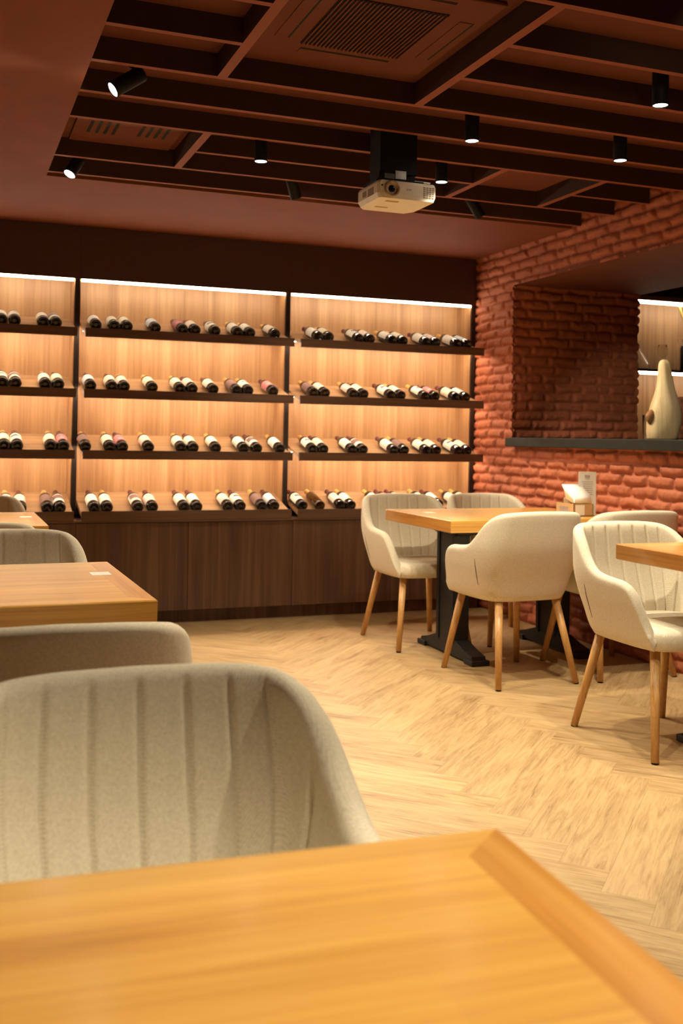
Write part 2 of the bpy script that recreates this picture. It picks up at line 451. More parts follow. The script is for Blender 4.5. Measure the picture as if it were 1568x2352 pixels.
# room beyond the opening
BYB = 6.90
struct(box('wall_bar_back', (XJ, BYB, 0), (7.4, BYB + 0.06, 2.6), M['plaster']))
struct(box('wall_bar_right', (7.4, 1.5, 0), (7.46, BYB + 0.06, 2.6), M['plaster']))
struct(box('wall_bar_front', (XJ, 1.44, 0), (7.4, 1.5, 2.6), M['plaster']))
struct(box('floor_bar', (XJ, 1.5, -0.05), (7.4, BYB, 0), M['plaster']))
struct(box('ceiling_bar', (XJ, 1.5, 2.55), (7.4, BYB, 2.6), M['header']))

# ---- ceiling beams
BW, BH = 0.026, CEIL - SOF
def beam_x(yk, x0, x1): return ((x0 * K, yk * K - BW / 2, SOF), (min(x1 * K, WX - 0.01), yk * K + BW / 2, CEIL + 0.004))
XR = 3.62
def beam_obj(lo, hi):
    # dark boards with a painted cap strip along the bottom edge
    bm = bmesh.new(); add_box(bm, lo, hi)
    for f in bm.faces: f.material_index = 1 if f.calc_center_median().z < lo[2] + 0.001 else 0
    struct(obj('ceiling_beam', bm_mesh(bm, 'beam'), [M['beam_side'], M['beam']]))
runs = []
for yk in (5.40, 4.41, 5.06, 4.06, 3.71, 2.67, 2.32, 1.97, 1.62, 1.27, 0.92, 0.57, 0.22, -0.13): runs.append((yk, 0.445, XR))
for yk in (3.36, 3.015): runs += [(yk, 0.445, 0.898), (yk, 1.734, XR)]
runs += [(4.735, 1.054, 2.506), (4.735, 3.119, XR)]
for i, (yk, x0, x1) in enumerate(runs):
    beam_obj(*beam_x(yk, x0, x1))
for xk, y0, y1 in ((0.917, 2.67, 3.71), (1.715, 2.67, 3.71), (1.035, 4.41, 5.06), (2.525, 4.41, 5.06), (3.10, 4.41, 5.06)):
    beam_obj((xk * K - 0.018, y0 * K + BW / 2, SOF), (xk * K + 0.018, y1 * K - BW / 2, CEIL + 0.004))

# ------------------------------------------------------------------ wine display wall
ROWS = [1.794, 1.429, 1.064, 0.700]          # top of each shelf lip
FY = 6.268                                    # front face of the lips
BKY = 6.69                                    # back panel
TILT = math.radians(15.0)
BAYS = [(-0.655, 0.709), (0.739, 2.063), (2.093, 3.437)]
BAYN = ['left', 'middle', 'right']
HZ = 2.098
for bi, (x0, x1) in enumerate(BAYS):
    u = empty('wine_display_unit', ((x0 + x1) / 2, YB, 0.63))
    tag(u, ['walnut wine display bay at the left edge, half cut by the frame',
            'middle walnut wine display bay, between two dark uprights',
            'walnut wine display bay next to the brick wall'][bi], 'shelving', 'wine display bays along the back wall')
    off = Vector(u.location)
    def part(name, lo, hi, m, bev=0.0, parent=None):
        o = box(name, Vector(lo) - off, Vector(hi) - off, m, parent or u, bev); return o
    part('back_panel', (x0, BKY, 0.645), (x1, BKY + 0.02, HZ + 0.03), M['walnut_v'])
    part('upright', (x1, YB, 0.655), (x1 + 0.03, BKY + 0.02, SOF - 0.004), M['frame_dark'])
    if bi == 0: part('upright', (x0 - 0.03, YB, 0.655), (x0, BKY + 0.02, SOF - 0.004), M['frame_dark'])
    part('side_lining', (x0 + 0.0005, YB + 0.012, 0.66), (x0 + 0.004, BKY, HZ + 0.03), M['walnut_v'])
    part('side_lining', (x1 - 0.004, YB + 0.012, 0.66), (x1 - 0.0005, BKY, HZ + 0.03), M['walnut_v'])
    part('header_panel', (x0 - (0.03 if bi == 0 else 0.0), YB - 0.004, HZ + 0.012), (x1 + 0.0295, YB + 0.016, SOF - 0.002), M['header'], 0.001)
    part('top_board', (x0, YB + 0.017, HZ + 0.03), (x1, BKY, HZ + 0.045), M['walnut_h'])
    part('led_strip', (x0 + 0.008, YB - 0.002, HZ - 0.003), (x1 - 0.008, YB + 0.006, HZ + 0.0115), M['led_top'])['label'] = 'bright white light line under the header'
    for ri, zt in enumerate(ROWS):
        # tilted board with a lip along its front
        ct, st = math.cos(TILT), math.sin(TILT)
        zb = zt - 0.017                       # board top at the lip
        dep = (BKY - FY - 0.018) / ct
        prof = []
        for a, h in ((0, 0), (dep, 0), (dep, -0.02), (0, -0.02)):
            prof.append((FY + 0.018 + a * ct - h * st, zb + a * st + h * ct))
        bm = bmesh.new(); add_prism(bm, prof, x0 + 0.012, x1 - 0.005)
        me = bm_mesh(bm, 'shelf'); me.transform(Matrix.Translation(-off))
        sh = obj('shelf', me, M['walnut_h'], u)
        hgt = 0.0535 if ri < 3 else 0.058
        bm = bmesh.new(); add_box(bm, (x0 + 0.012, FY, zt - hgt), (x1 - 0.002, FY + 0.0175, zt), 0.0012)
        me = bm_mesh(bm, 'lip'); me.transform(Matrix.Translation(-off)); obj('shelf_lip', me, M['walnut_lip'], sh)
        if ri < 3:
            bm = bmesh.new(); add_box(bm, (x0 + 0.02, 6.440, zt - 0.006), (x1 - 0.02, 6.456, zt + 0.0005))
            me = bm_mesh(bm, 'led'); me.transform(Matrix.Translation(-off)); obj('led_strip', me, M['led_shelf'], sh)
# low cupboards below
for bi, (x0, x1) in enumerate(BAYS):
    xa, xb = x0 - 0.015, x1 + 0.015
    c = empty('base_cabinet', ((xa + xb) / 2, 6.45, 0))
    tag(c, ['dark walnut low cupboard under the left wine bay, partly behind the tables',
            'dark walnut low cupboard under the middle wine bay',
            'dark walnut low cupboard under the right wine bay, behind the cream chairs'][bi], 'cabinet', 'low cupboards under the wine bays')
    off = Vector(c.location)
    box('carcass', Vector((xa, FY + 0.045, 0.085)) - off, Vector((xb, 6.72, 0.628)) - off, M['frame_dark'], c)
    box('worktop', Vector((xa, FY + 0.002, 0.630)) - off, Vector((xb, 6.685, 0.641)) - off, M['walnut_lip'], c)
    box('toe_kick', Vector((xa, 6.36, 0.0)) - off, Vector((xb, 6.40, 0.0845)) - off, M['walnut_dark'], c)
    xm = (xa + xb) / 2
    for da, db in ((xa + 0.0015, xm - 0.0015), (xm + 0.0015, xb - 0.0015)):
        box('door', Vector((da, FY + 0.024, 0.086)) - off, Vector((db, FY + 0.043, 0.625)) - off, M['walnut_dark'], c, 0.001)

# ------------------------------------------------------------------ wine bottles
BR = 0.0345
def bottle_body():
    bm = bmesh.new()
    r = BR
    prof = [(r * 0.30, 0.012), (r * 0.62, 0.004), (r * 0.80, 0.0), (r * 0.94, 0.0015), (r, 0.007), (r, 0.190), (r * 0.97, 0.203), (r * 0.86, 0.216), (r * 0.64, 0.228),
            (r * 0.46, 0.238), (0.0145, 0.248), (0.0138, 0.262), (0.0136, 0.288), (0.0152, 0.290), (0.0152, 0.298), (0.012, 0.300)]
    lathe(bm, prof, 28)
    return bm_mesh(bm, 'bottle')
def capsule():
    bm = bmesh.new()
    lathe(bm, [(0.0150, 0.238), (0.0152, 0.250), (0.0146, 0.264), (0.0146, 0.286), (0.0162, 0.289), (0.0162, 0.3005), (0.0140, 0.3025), (0.002, 0.303)], 20, cap0=False)
    return bm_mesh(bm, 'capsule')
def label_mesh(kind):
    nu, nv = 22, 14
    r = BR + 0.0006; z0, z1 = 0.052, 0.168
    arc = math.radians(205)
    mats = {'cream': ['p_cream', 'ink_soft'], 'white': ['p_white', 'ink_soft'], 'picture': ['p_white', 'ink'], 'pinkish': ['p_pinkish', 'ink_soft'],
            'pink': ['p_pink', 'p_pinkish'], 'mauve': ['p_mauve', 'ink_soft'], 'framed': ['p_white', 'p_mauve'], 'bluish': ['p_blue', 'ink_soft'], 'banded': ['p_white', 'ink']}[kind]
    v, f, mi = [], [], []
    for j in range(nv + 1):
        for i in range(nu + 1):
            a = math.pi / 2 + (0.5 - i / nu) * arc
            v.append((r * math.cos(a), r * math.sin(a), z0 + (z1 - z0) * j / nv))
    for j in range(nv):
        for i in range(nu):
            q = j * (nu + 1) + i; f.append((q, q + nu + 1, q + nu + 2, q + 1))
            c = 0
            if kind == 'picture' and 6 <= i <= 14 and 7 <= j <= 10: c = 1 if not (j == 10 and i in (6, 7, 12)) else 0
            if kind == 'framed' and 3 <= i <= 18 and 5 <= j <= 12: c = 1
            if kind == 'banded' and (j == 8 and 2 <= i <= 19 or j == 11 and 9 <= i <= 11): c = 1
            if kind in ('cream', 'white', 'bluish') and j == 9 and 8 <= i <= 13: c = 1
            if kind == 'pinkish' and j in (8, 9) and 9 <= i <= 13: c = 1
            if kind == 'pink' and j == 4 and 7 <= i <= 14: c = 1
            mi.append(c)
    me = py_mesh('label', v, f)
    for m_ in mats: me.materials.append(M[m_])
    for p, c in zip(me.polygons, mi): p.material_index = c; p.use_smooth = True
    return me
BODY = bottle_body(); BODY.materials.append(M['bottle'])
BODYA = bottle_body(); BODYA.materials.append(M['amber'])
CAPG = capsule(); CAPG.materials.append(M['foil_gold'])
CAPM = capsule(); CAPM.materials.append(M['foil_maroon'])
LBL = {k: label_mesh(k) for k in ('cream', 'white', 'picture', 'pinkish', 'pink', 'mauve', 'framed', 'bluish', 'banded')}
WORDS = {'cream': 'plain cream label', 'white': 'white label', 'picture': 'grey picture label', 'pinkish': 'pale pink label', 'pink': 'dusky pink label',
         'mauve': 'mauve brown label', 'framed': 'white-framed mauve label', 'bluish': 'bluish white label', 'banded': 'dark-banded white label', None: 'no label'}
ORD = ['first', 'second', 'third', 'fourth', 'fifth', 'sixth', 'seventh', 'eighth', 'ninth', 'tenth', 'eleventh']
ROWN = ['top', 'second', 'third', 'bottom']
c_, w_, p_, k_, K_, m_, f_, b_, n_ = 'cream', 'white', 'picture', 'pinkish', 'pink', 'mauve', 'framed', 'bluish', 'banded'
BOT = {
 (0, 0): ([0.277, 0.349, 0.510, 0.582], [w_, k_, c_, f_], 'MMGM'),
 (0, 1): ([0.814, 0.923, 0.999, 1.170, 1.339, 1.418, 1.544, 1.688, 1.770, 1.935], [w_, c_, c_, b_, K_, c_, p_, w_, w_, c_], 'MGGMMMMGGG'),
 (0, 2): ([2.228, 2.300, 2.511, 2.590, 2.750, 2.829, 2.998, 3.073, 3.231, 3.310], [w_, c_, p_, k_, w_, c_, w_, k_, w_, b_], 'MGMMGGMMGM'),
 (1, 0): ([0.290, 0.362, 0.528, 0.604], [p_, f_, n_, c_], 'MMGM'),
 (1, 1): ([0.790, 0.916, 0.989, 1.159, 1.330, 1.407, 1.539, 1.689, 1.764, 1.929], [b_, c_, k_, c_, c_, k_, c_, m_, p_, K_], 'MMGGGMMGGM'),
 (1, 2): ([2.202, 2.280, 2.478, 2.551, 2.746, 2.819, 2.995, 3.072, 3.224, 3.303], [m_, c_, k_, c_, p_, c_, p_, K_, c_, b_], 'GGGMMGGMMM'),
 (2, 0): ([0.306, 0.379, 0.567, 0.640], [c_, p_, c_, K_], 'GMGM'),
 (2, 1): ([0.767, 0.910, 0.987, 1.144, 1.343, 1.420, 1.562, 1.742, 1.829, 1.981], [m_, c_, K_, k_, w_, c_, c_, w_, f_, w_], 'GGMGGMGMMG'),
 (2, 2): ([2.201, 2.275, 2.475, 2.552, 2.771, 2.850, 3.010, 3.088, 3.249, 3.321], [p_, c_, w_, f_, w_, m_, w_, k_, p_, c_], 'GMMMMGMGMG'),
 (3, 0): ([0.330, 0.405, 0.556, 0.628], [n_, k_, m_, f_], 'GMGM'),
 (3, 1): ([0.826, 0.903, 1.086, 1.175, 1.369, 1.450, 1.646, 1.728, 1.868, 1.949], [w_, n_, f_, k_, w_, w_, k_, p_, m_, b_], 'MGMMMMGMGM'),
 (3, 2): ([2.139, 2.257, 2.400, 2.473, 2.681, 2.759, 2.840, 3.016, 3.109, 3.258, 3.337], [p_, None, k_, w_, w_, K_, w_, w_, w_, c_, c_], 'MGMGGMMGMGG'),
}
rb = random.Random(5)
for (ri, bi), (xs, kinds, caps) in BOT.items():
    zt = ROWS[ri]; ct, st = math.cos(TILT), math.sin(TILT)
    for i, (x, kd, cp) in enumerate(zip(xs, kinds, caps)):
        o = bpy.data.objects.new('wine_bottle', BODYA if kd is None else BODY); COL.objects.link(o)
        # axis of the bottle runs up the slope, label side facing out of the board
        a = 0.0035
        base = Vector((x, FY + 0.018 + a * ct - (BR + 0.0004) * st, zt - 0.017 + a * st + (BR + 0.0004) * ct))
        yaw = rb.uniform(-0.02, 0.02)
        zax = Vector((math.sin(yaw) * ct, math.cos(yaw) * ct, st)); yax = Vector((0, -st, ct)); xax = yax.cross(zax).normalized(); yax = zax.cross(xax)
        mm = Matrix(((xax.x, yax.x, zax.x, base.x), (xax.y, yax.y, zax.y, base.y), (xax.z, yax.z, zax.z, base.z), (0, 0, 0, 1)))
        roll = rb.uniform(-0.35, 0.25)
        o.matrix_world = mm @ Matrix.Rotation(roll, 4, 'Z')
        foil = 'gold' if cp == 'G' else 'maroon'
        if kd is None: lab = 'amber wine bottle without a label, gold capsule, second on the bottom shelf, right bay'
        else: lab = 'wine bottle, %s, %s capsule, %s from left, %s shelf, %s bay' % (WORDS[kd], foil, ORD[i], ROWN[ri], BAYN[bi])
        tag(o, lab, 'bottle', 'wine bottles lying on the display shelves')
        cc = bpy.data.objects.new('capsule', CAPG if cp == 'G' else CAPM); COL.objects.link(cc); cc.parent = o
        if kd:
            ll = bpy.data.objects.new('bottle_label', LBL[kd]); COL.objects.link(ll); ll.parent = o

# ------------------------------------------------------------------ tub chairs
def chair_shell():
    a, b, n = 0.280, 0.265, 4.2
    th = np.linspace(0, math.pi / 2, 400)
    xs = a * np.sin(th) ** (2 / n); ys = -b * np.cos(th) ** (2 / n)
    px = np.concatenate([xs, np.full(60, a)]); py = np.concatenate([ys, np.linspace(0, 0.225, 61)[1:]])
    # arms draw in a little towards the front
    px = px - np.clip((py - 0.05) / 0.175, 0, 1) ** 2 * 0.010
    d = np.concatenate([[0], np.cumsum(np.hypot(np.diff(px), np.diff(py)))]); HL = d[-1]
    NS = 331
    s = np.linspace(-HL, HL, NS); sa = np.abs(s)
    X = np.interp(sa, d, px) * np.sign(s); Y = np.interp(sa, d, py)
    X[NS // 2] = 0
    # top line as a function of the distance from the front tip
    ft = HL - sa
    tz = [(0, .437), (.012, .47), (.03, .545), (.055, .605), (.085, .634), (.12, .645), (.20, .650), (HL - .46, .655), (HL - .42, .664), (HL - .385, .684), (HL - .35, .722),
          (HL - .315, .772), (HL - .28, .803), (HL - .24, .820), (HL - .19, .827), (HL - .12, .831), (HL, .833)]
    T = np.interp(ft, [q[0] for q in tz], [q[1] for q in tz])
    ker = np.hanning(15); ker /= ker.sum()
    Tp = np.pad(T, 7, mode='edge'); T = np.convolve(Tp, ker, mode='valid')
    tx = np.gradient(X); ty = np.gradient(Y); L = np.hypot(tx, ty); nx, ny = -(ty / L), (tx / L)
    sgn = np.sign(nx * X + ny * (Y + 0.0)); sgn[sgn == 0] = 1
    nx = np.where(sgn < 0, -nx, nx); ny = np.where(sgn < 0, -ny, ny)   # outward
    zb = 0.400
    def scale(z):
        return np.interp(z, [0.39, 0.40, 0.42, 0.45, 0.50, 0.56, 0.62, 0.66, 0.72, 0.78, 0.85], [0.72, 0.765, 0.81, 0.85, 0.90, 0.955, 0.99, 1.0, 0.99, 0.972, 0.955])
    def lean(z, y):
        back = np.clip((-y - 0.10) / 0.15, 0, 1)
        return -0.068 * np.clip((z - 0.50) / 0.33, 0, 1) * back
    g = 0.0705
    def rib(sv, z, Tv):
        inb = np.clip((0.222 - abs(sv)) / 0.01, 0, 1)
        fr = (sv / g) % 1.0
        dist = np.minimum(fr, 1 - fr) * g
        groove = -0.0065 * np.exp(-(dist / 0.0045) ** 2) + 0.0022 * (1 - (2 * fr - 1) ** 4)
        fade = np.clip((Tv - z + 0.010) / 0.025, 0, 1)
        crease = -0.009 * np.exp(-((abs(sv) - 0.300 - 0.10 * np.clip(z - 0.5, 0, 1)) / 0.006) ** 2) * np.clip((0.73 - z) / 0.06, 0, 1)
        return (groove * inb + crease) * fade
    NO, NR, NI = 16, 7, 18
    rows = []
    for i in range(NS):
        r = min(0.023, (T[i] - zb) * 0.45)
        r *= min(1.0, 0.35 + ft[i] / 0.03)
        ztop = T[i] - r
        sec = []
        def pt(off, z):
            f_ = scale(z); yy = (Y[i] + 0.03) * f_ - 0.03 + lean(z, Y[i]); xx = X[i] * f_
            if Y[i] > 0: yy = Y[i] * (0.75 + 0.25 * np.interp(z, [0.4, 0.5], [1.1, 1.0])) + lean(z, Y[i])
            return (xx + nx[i] * off, yy + ny[i] * off, z)
        for v in np.linspace(0, 1, NO): sec.append(pt(0, zb + (ztop - zb) * v))
        for t in np.linspace(0, math.pi, NR + 2)[1:-1]: sec.append(pt(-r + r * math.cos(t), ztop + r * math.sin(t)))
        zi = min(0.43, ztop)
        for v in np.linspace(1, 0, NI):
            z = zi + (ztop - zi) * v
            off = -2 * r - 0.012 * (1 - v) + rib(s[i], z, T[i]) * -1 * -1
            # inside face: a groove pushes the surface towards the outside
            off = -2 * r - 0.012 * (1 - v) - rib(s[i], z, T[i])
            sec.append(pt(off, z))
        rows.append(sec)
    P = np.array(rows); m = P.shape[1]
    idx = np.arange(NS * m).reshape(NS, m)
    F = []
    for i in range(NS - 1):
        for j in range(m): F.append((idx[i, j], idx[i + 1, j], idx[i + 1, (j + 1) % m], idx[i, (j + 1) % m]))
    F.append(tuple(idx[0][::-1])); F.append(tuple(idx[-1]))
    me = py_mesh('shell', P.reshape(-1, 3), [tuple(int(q) for q in f) for f in F])
    bm = bmesh.new(); bm.from_mesh(me); bmesh.ops.recalc_face_normals(bm, faces=bm.faces[:]); bm.to_mesh(me); bm.free()
    me.polygons.foreach_set('use_smooth', [True] * len(me.polygons))
    # stitched slits low on the two rear corners
    seams = []
    for k in (int(NS / 2 - NS * 0.255), int(NS / 2 + NS * 0.255)):
        v, f = [], []
        zs = np.linspace(0.47, 0.60, 12)
        for q, z in enumerate(zs):
            f_ = scale(z); yy = (Y[k] + 0.03) * f_ - 0.03 + lean(z, Y[k]); xx = X[k] * f_
            wd = 0.0024 * math.sin(math.pi * (q + 0.3) / 11.6) + 0.0003
            tx_, ty_ = -ny[k], nx[k]
            for sd, off in ((-1, -0.001), (-1, 0.0009), (1, 0.0009), (1, -0.001)):
                v.append((xx + nx[k] * off + tx_ * wd * sd, yy + ny[k] * off + ty_ * wd * sd, z))
        for q in range(11):
            for c in range(4): f.append((q * 4 + c, q * 4 + (c + 1) % 4, q * 4 + 4 + (c + 1) % 4, q * 4 + 4 + c))
        f += [(0, 1, 2, 3), (44, 47, 46, 45)]
        seams.append(py_mesh('seam', v, f))
    return me, seams
SHELL, SEAMS = chair_shell()
def slab(name, hw, y0, y1, n, prof):
    """rounded plan (superellipse) lofted through (z, inset) levels"""
    N = 64; cy, hd = (y0 + y1) / 2, (y1 - y0) / 2
    v, f = [], []
    for z, ins, cr in prof:
        for i in range(N):
            t = 2 * math.pi * i / N; c, s_ = math.cos(t), math.sin(t)
            x = (hw - ins) * math.copysign(abs(c) ** (2 / n), c); y = cy + (hd - ins) * math.copysign(abs(s_) ** (2 / n), s_)
            v.append((x, y, z + cr * (y - cy)))
    for k in range(len(prof) - 1):
        for i in range(N): f.append((k * N + i, k * N + (i + 1) % N, (k + 1) * N + (i + 1) % N, (k + 1) * N + i))
    f.append(tuple(range(N))[::-1]); f.append(tuple((len(prof) - 1) * N + i for i in range(N)))
    return py_mesh(name, v, f)
SEAT = slab('seat', 0.222, -0.205, 0.262, 4.2, [(0.394, 0.035, 0), (0.397, 0.012, 0), (0.408, 0.003, 0), (0.43, 0.0, 0), (0.452, 0.002, 0), (0.463, 0.008, 0), (0.470, 0.020, 0), (0.474, 0.045, 0), (0.476, 0.10, 0), (0.477, 0.17, 0)])
LEGS = []
for sx_ in (-1, 1):
    for fr in (1, -1):
        top = Vector((sx_ * 0.160, 0.175 if fr > 0 else -0.165, 0.400)); foot = Vector((sx_ * 0.218, 0.255 if fr > 0 else -0.262, 0.004))
        bm = bmesh.new(); tube(bm, foot, top, 0.0145, 0.0195, 20)
        me = bm_mesh(bm, 'leg')
        bm = bmesh.new(); tube(bm, foot - Vector((0, 0, 0.0035)), foot + (top - foot) * 0.008, 0.0135, 0.0135, 16)
        LEGS.append((me, bm_mesh(bm, 'pad')))
def make_chair():
    t = empty('tub_chair')
    sh = obj('shell', SHELL, M['fabric'], t)
    for sm in SEAMS: obj('seam', sm, M['seam'], sh)
    obj('seat', SEAT, M['fabric'], t, True)
    for me, pad in LEGS:
        l = obj('leg', me, M['oak_leg'], t); obj('glide', pad, M['black'], l)
    return t
chair0 = make_chair()
CH = [  # x, y, facing (+1 = towards the shelves), label
 (2.619, 4.500, 0.045, 'cream tub chair with plain outer back turned to us, near side of the wall table'),
 (3.190, 4.490, 0.0, 'cream tub chair against the brick wall, mostly hidden behind another chair'),
 (2.535, 5.402, math.pi, 'cream tub chair facing us at the open end of the far right table'),
 (3.092, 5.395, math.pi, 'cream tub chair facing us in the corner between wine shelves and brick wall'),
 (2.640, 3.360, math.pi, 'cream tub chair at the right frame edge behind the cut-off table'),
 (0.187, 2.170, 0.00, 'beige tub chair seen from behind, just beyond the foreground chair'),
 (0.262, 1.205, math.pi, 'large ribbed beige tub chair in the foreground behind the front table'),
 (0.185, 3.440, math.pi, 'ribbed beige tub chair behind the glossy table on the left'),
 (0.080, 4.330, 0.00, 'beige tub chair back peeking low before the far left table'),
 (0.125, 5.465, math.pi, 'ribbed beige tub chair at the left edge in front of the wine bottles')]
for i, (x, y, rz, lab) in enumerate(CH):
    o = chair0 if i == 0 else copy_tree(chair0)
    o.location = (x, y, 0); o.rotation_euler = (0, 0, rz)
    tag(o, lab, 'chair', 'cream tub chairs around the tables')

# ------------------------------------------------------------------ tables
def tabletop(L, D, th):
    bd = 0.062
    bm = bmesh.new()
    x0, x1, y0, y1 = -L / 2, L / 2, -D / 2, D / 2
    r = 0.004
    def ring(x0, x1, y0, y1, z): return [bm.verts.new(p) for p in ((x0, y0, z), (x1, y0, z), (x1, y1, z), (x0, y1, z))]
    rg = [ring(x0 + r, x1 - r, y0 + r, y1 - r, -th), ring(x0, x1, y0, y1, -th + r), ring(x0, x1, y0, y1, -r), ring(x0 + r * .3, x1 - r * .3, y0 + r * .3, y1 - r * .3, -r * .3), ring(x0 + r, x1 - r, y0 + r, y1 - r, 0),
          ring(x0 + bd, x1 - bd, y0 + bd, y1 - bd, 0)]
    for a, c in zip(rg, rg[1:]):
        for i in range(4):
            f = bm.faces.new((a[i], a[(i + 1) % 4], c[(i + 1) % 4], c[i])); f.material_index = 1 if i in (1, 3) else 0
    bm.faces.new(rg[-1]); bm.faces.new(rg[0][::-1])
    return bm_mesh(bm, 'tabletop')
def make_table(x_end, side, yc, L, D, rz, lab, stickers=(), py=0.0):
    """x_end: the end of the top that stands free; side: -1 top extends to smaller x"""
    xc = x_end + side * L / 2
    t = empty('dining_table', (xc, yc, 0), rz)
    tag(t, lab, 'table', 'oak pedestal dining tables')
    o = obj('tabletop', tabletop(L, D, 0.062), [M['table_x'], M['table_y']], t); o.location = (0, 0, 0.757)
    for px in (-L / 2 + 0.225, L / 2 - 0.225):
        bm = bmesh.new()
        add_box(bm, (px - 0.042, -0.085, 0.075), (px + 0.042, 0.085, 0.688), 0.004)
        add_box(bm, (px - 0.05, -0.098, 0.075), (px + 0.05, -0.07, 0.688), 0.003); add_box(bm, (px - 0.05, 0.07, 0.075), (px + 0.05, 0.098, 0.688), 0.003)
        post = obj('pedestal_post', bm_mesh(bm, 'post'), M['iron'], t); post.location.y = py
        bm = bmesh.new()
        prof = [(-0.315, 0.012), (-0.30, 0.045), (-0.22, 0.062), (-0.12, 0.092), (0.12, 0.092), (0.22, 0.062), (0.30, 0.045), (0.315, 0.012)]
        add_prism(bm, prof, px - 0.04, px + 0.04)
        add_box(bm, (px - 0.052, -0.33, 0.0005), (px + 0.052, -0.235, 0.028), 0.004); add_box(bm, (px - 0.052, 0.235, 0.0005), (px + 0.052, 0.33, 0.028), 0.004)
        obj('pedestal_foot', bm_mesh(bm, 'foot'), M['iron'], t).location.y = py
        bm = bmesh.new()
        add_prism(bm, [(-0.30, 0.6945), (-0.30, 0.68), (-0.10, 0.645), (0.10, 0.645), (0.30, 0.68), (0.30, 0.6945)], px - 0.035, px + 0.035)
        obj('top_bracket', bm_mesh(bm, 'bracket'), M['iron'], t).location.y = py * 0.8
    for sx, sy in stickers:
        v = box('table_sticker', (sx - xc - 0.028, sy - yc - 0.034, 0.7571), (sx - xc + 0.028, sy - yc + 0.034, 0.7578), M['p_white'], t)
        v['label'] = 'small white square sticker'
    return t
make_table(2.357, 1, 5.035, 1.083, 0.82, 0.0, 'oak pedestal table by the brick wall carrying the napkin box', [(2.50, 5.17)])
make_table(2.518, 1, 3.085, 0.92, 0.80, 0.0, 'oak table whose corner juts in from the right frame edge', py=-0.09)
make_table(0.492, -1, 2.955, 1.10, 0.80, 0.010, 'glossy oak table in mid left with a white sticker near its corner', [(0.427, 3.07)])
make_table(0.424, -1, 5.10, 1.10, 0.80, 0.0, 'far left oak table in front of the wine cupboards', [(0.36, 5.19)])
L_, D_ = 1.15, 0.78
rzF = math.radians(-3.2)
cxF, cyF = Vector((0.556, 0.972)) - Matrix.Rotation(rzF, 2) @ Vector((L_ / 2, D_ / 2))
make_table(cxF + L_ / 2, -1, cyF, L_, D_, rzF, 'large varnished oak table top filling the foreground', [(0.525, 0.585)])

# ------------------------------------------------------------------ ceiling spotlights
def spot_parts():
    body = bmesh.new(); lathe(body, [(0.020, 0.135), (0.0285, 0.134), (0.0295, 0.131), (0.0295, 0.002), (0.0285, 0.0), (0.0265, 0.0), (0.0262, 0.012), (0.004, 0.012)], 28, cap0=True, cap1=True)
    face = bmesh.new(); lathe(face, [(0.0262, 0.0035), (0.0262, 0.005)], 28)
    stem = bmesh.new(); lathe(stem, [(0.006, 0.0), (0.006, 0.03)], 12)
    base = bmesh.new(); lathe(base, [(0.022, 0.0), (0.024, 0.001), (0.024, 0.007), (0.022, 0.008)], 20)
    return [bm_mesh(q, n_) for q, n_ in ((body, 'lamp_body'), (face, 'lamp_face'), (stem, 'stem'), (base, 'ceiling_plate'))]
SP = spot_parts()
def spotlight(x, y, zbot, aim, lab, power=1.0, cone=92, straight=False):
    """aim: unit direction of the beam; the head hangs from a plate on the ceiling"""
    aim = Vector(aim).normalized()
    t = empty('ceiling_spotlight', (x, y, CEIL))
    tag(t, lab, 'ceiling light', 'black cylinder spotlights between the ceiling beams')
    q = (-aim).to_track_quat('Z', 'Y').to_matrix().to_4x4()
    bottom = Vector((0, 0, zbot - CEIL)) 
    hd = obj('lamp_body', SP[0], M['black'], t); hd.matrix_local = Matrix.Translation(bottom) @ q
    fc = obj('lamp_face', SP[1], M['lamp_face'], hd); fc['label'] = 'glowing lamp face'
    topc = bottom + (-aim) * 0.132
    gap = -topc.z
    if gap > 0.012:
        bm = bmesh.new(); tube(bm, topc, Vector((topc.x * 0.3, topc.y * 0.3, -0.004)), 0.006, 0.006, 12)
        obj('stem', bm_mesh(bm, 'stem'), M['black'], t)
    pl = obj('ceiling_plate', SP[3], M['black'], t); pl.location = (topc.x * 0.3, topc.y * 0.3, -0.008)
    ld = bpy.data.lights.new('spot_beam', 'SPOT'); ld.energy = SPOT_W * power; ld.color = SPOT_COL
    ld.spot_size = math.radians(cone); ld.spot_blend = 0.5; ld.shadow_soft_size = 0.024
    lo = bpy.data.objects.new('spot_beam', ld); COL.objects.link(lo); lo.parent = t
    lo.matrix_local = Matrix.Translation(bottom + aim * 0.012) @ (-aim).to_track_quat('Z', 'Y').to_matrix().to_4x4()
    return t
def SL(xk, yk, zk): return S(xk, yk, zk)
ZB = 2.385
dn = (0, 0, -1)
spotlight(0.524, 3.735, 2.400, (-0.80, -0.12, -0.60), 'tilted spotlight with an oval glow by the left soffit', 1.0)
spotlight(0.512, 5.030, 2.395, (-0.45, -0.30, -0.82), 'tilted spotlight at the far left corner of the beams', 1.0)
spotlight(1.273, 4.397, ZB, dn, 'upright spotlight left of the projector', 1.0)
spotlight(1.975, 3.735, ZB, dn, 'upright spotlight above and right of the projector', 1.0)
spotlight(2.165, 4.397, ZB, dn, 'upright spotlight close behind the right side of the projector', 1.0)
spotlight(2.698, 3.735, ZB, dn, 'lower of the two upright spotlights at the right frame edge', 1.0)
spotlight(2.381, 3.060, ZB, dn, 'upper of the two upright spotlights at the right frame edge', 1.0)
spotlight(1.219, 2.420, 2.345, dn, 'spotlight cut by the top of the frame beside the air conditioner', 1.0)
spotlight(1.650, 5.035, 2.395, (0.40, 0.35, -0.85), 'dark tilted spotlight left of the projector', 0.5)
spotlight(2.725, 5.035, 2.395, (0.66, -0.06, -1.0), 'dark spotlight tilted to the brick wall, right of the projector', 1.4, 74)
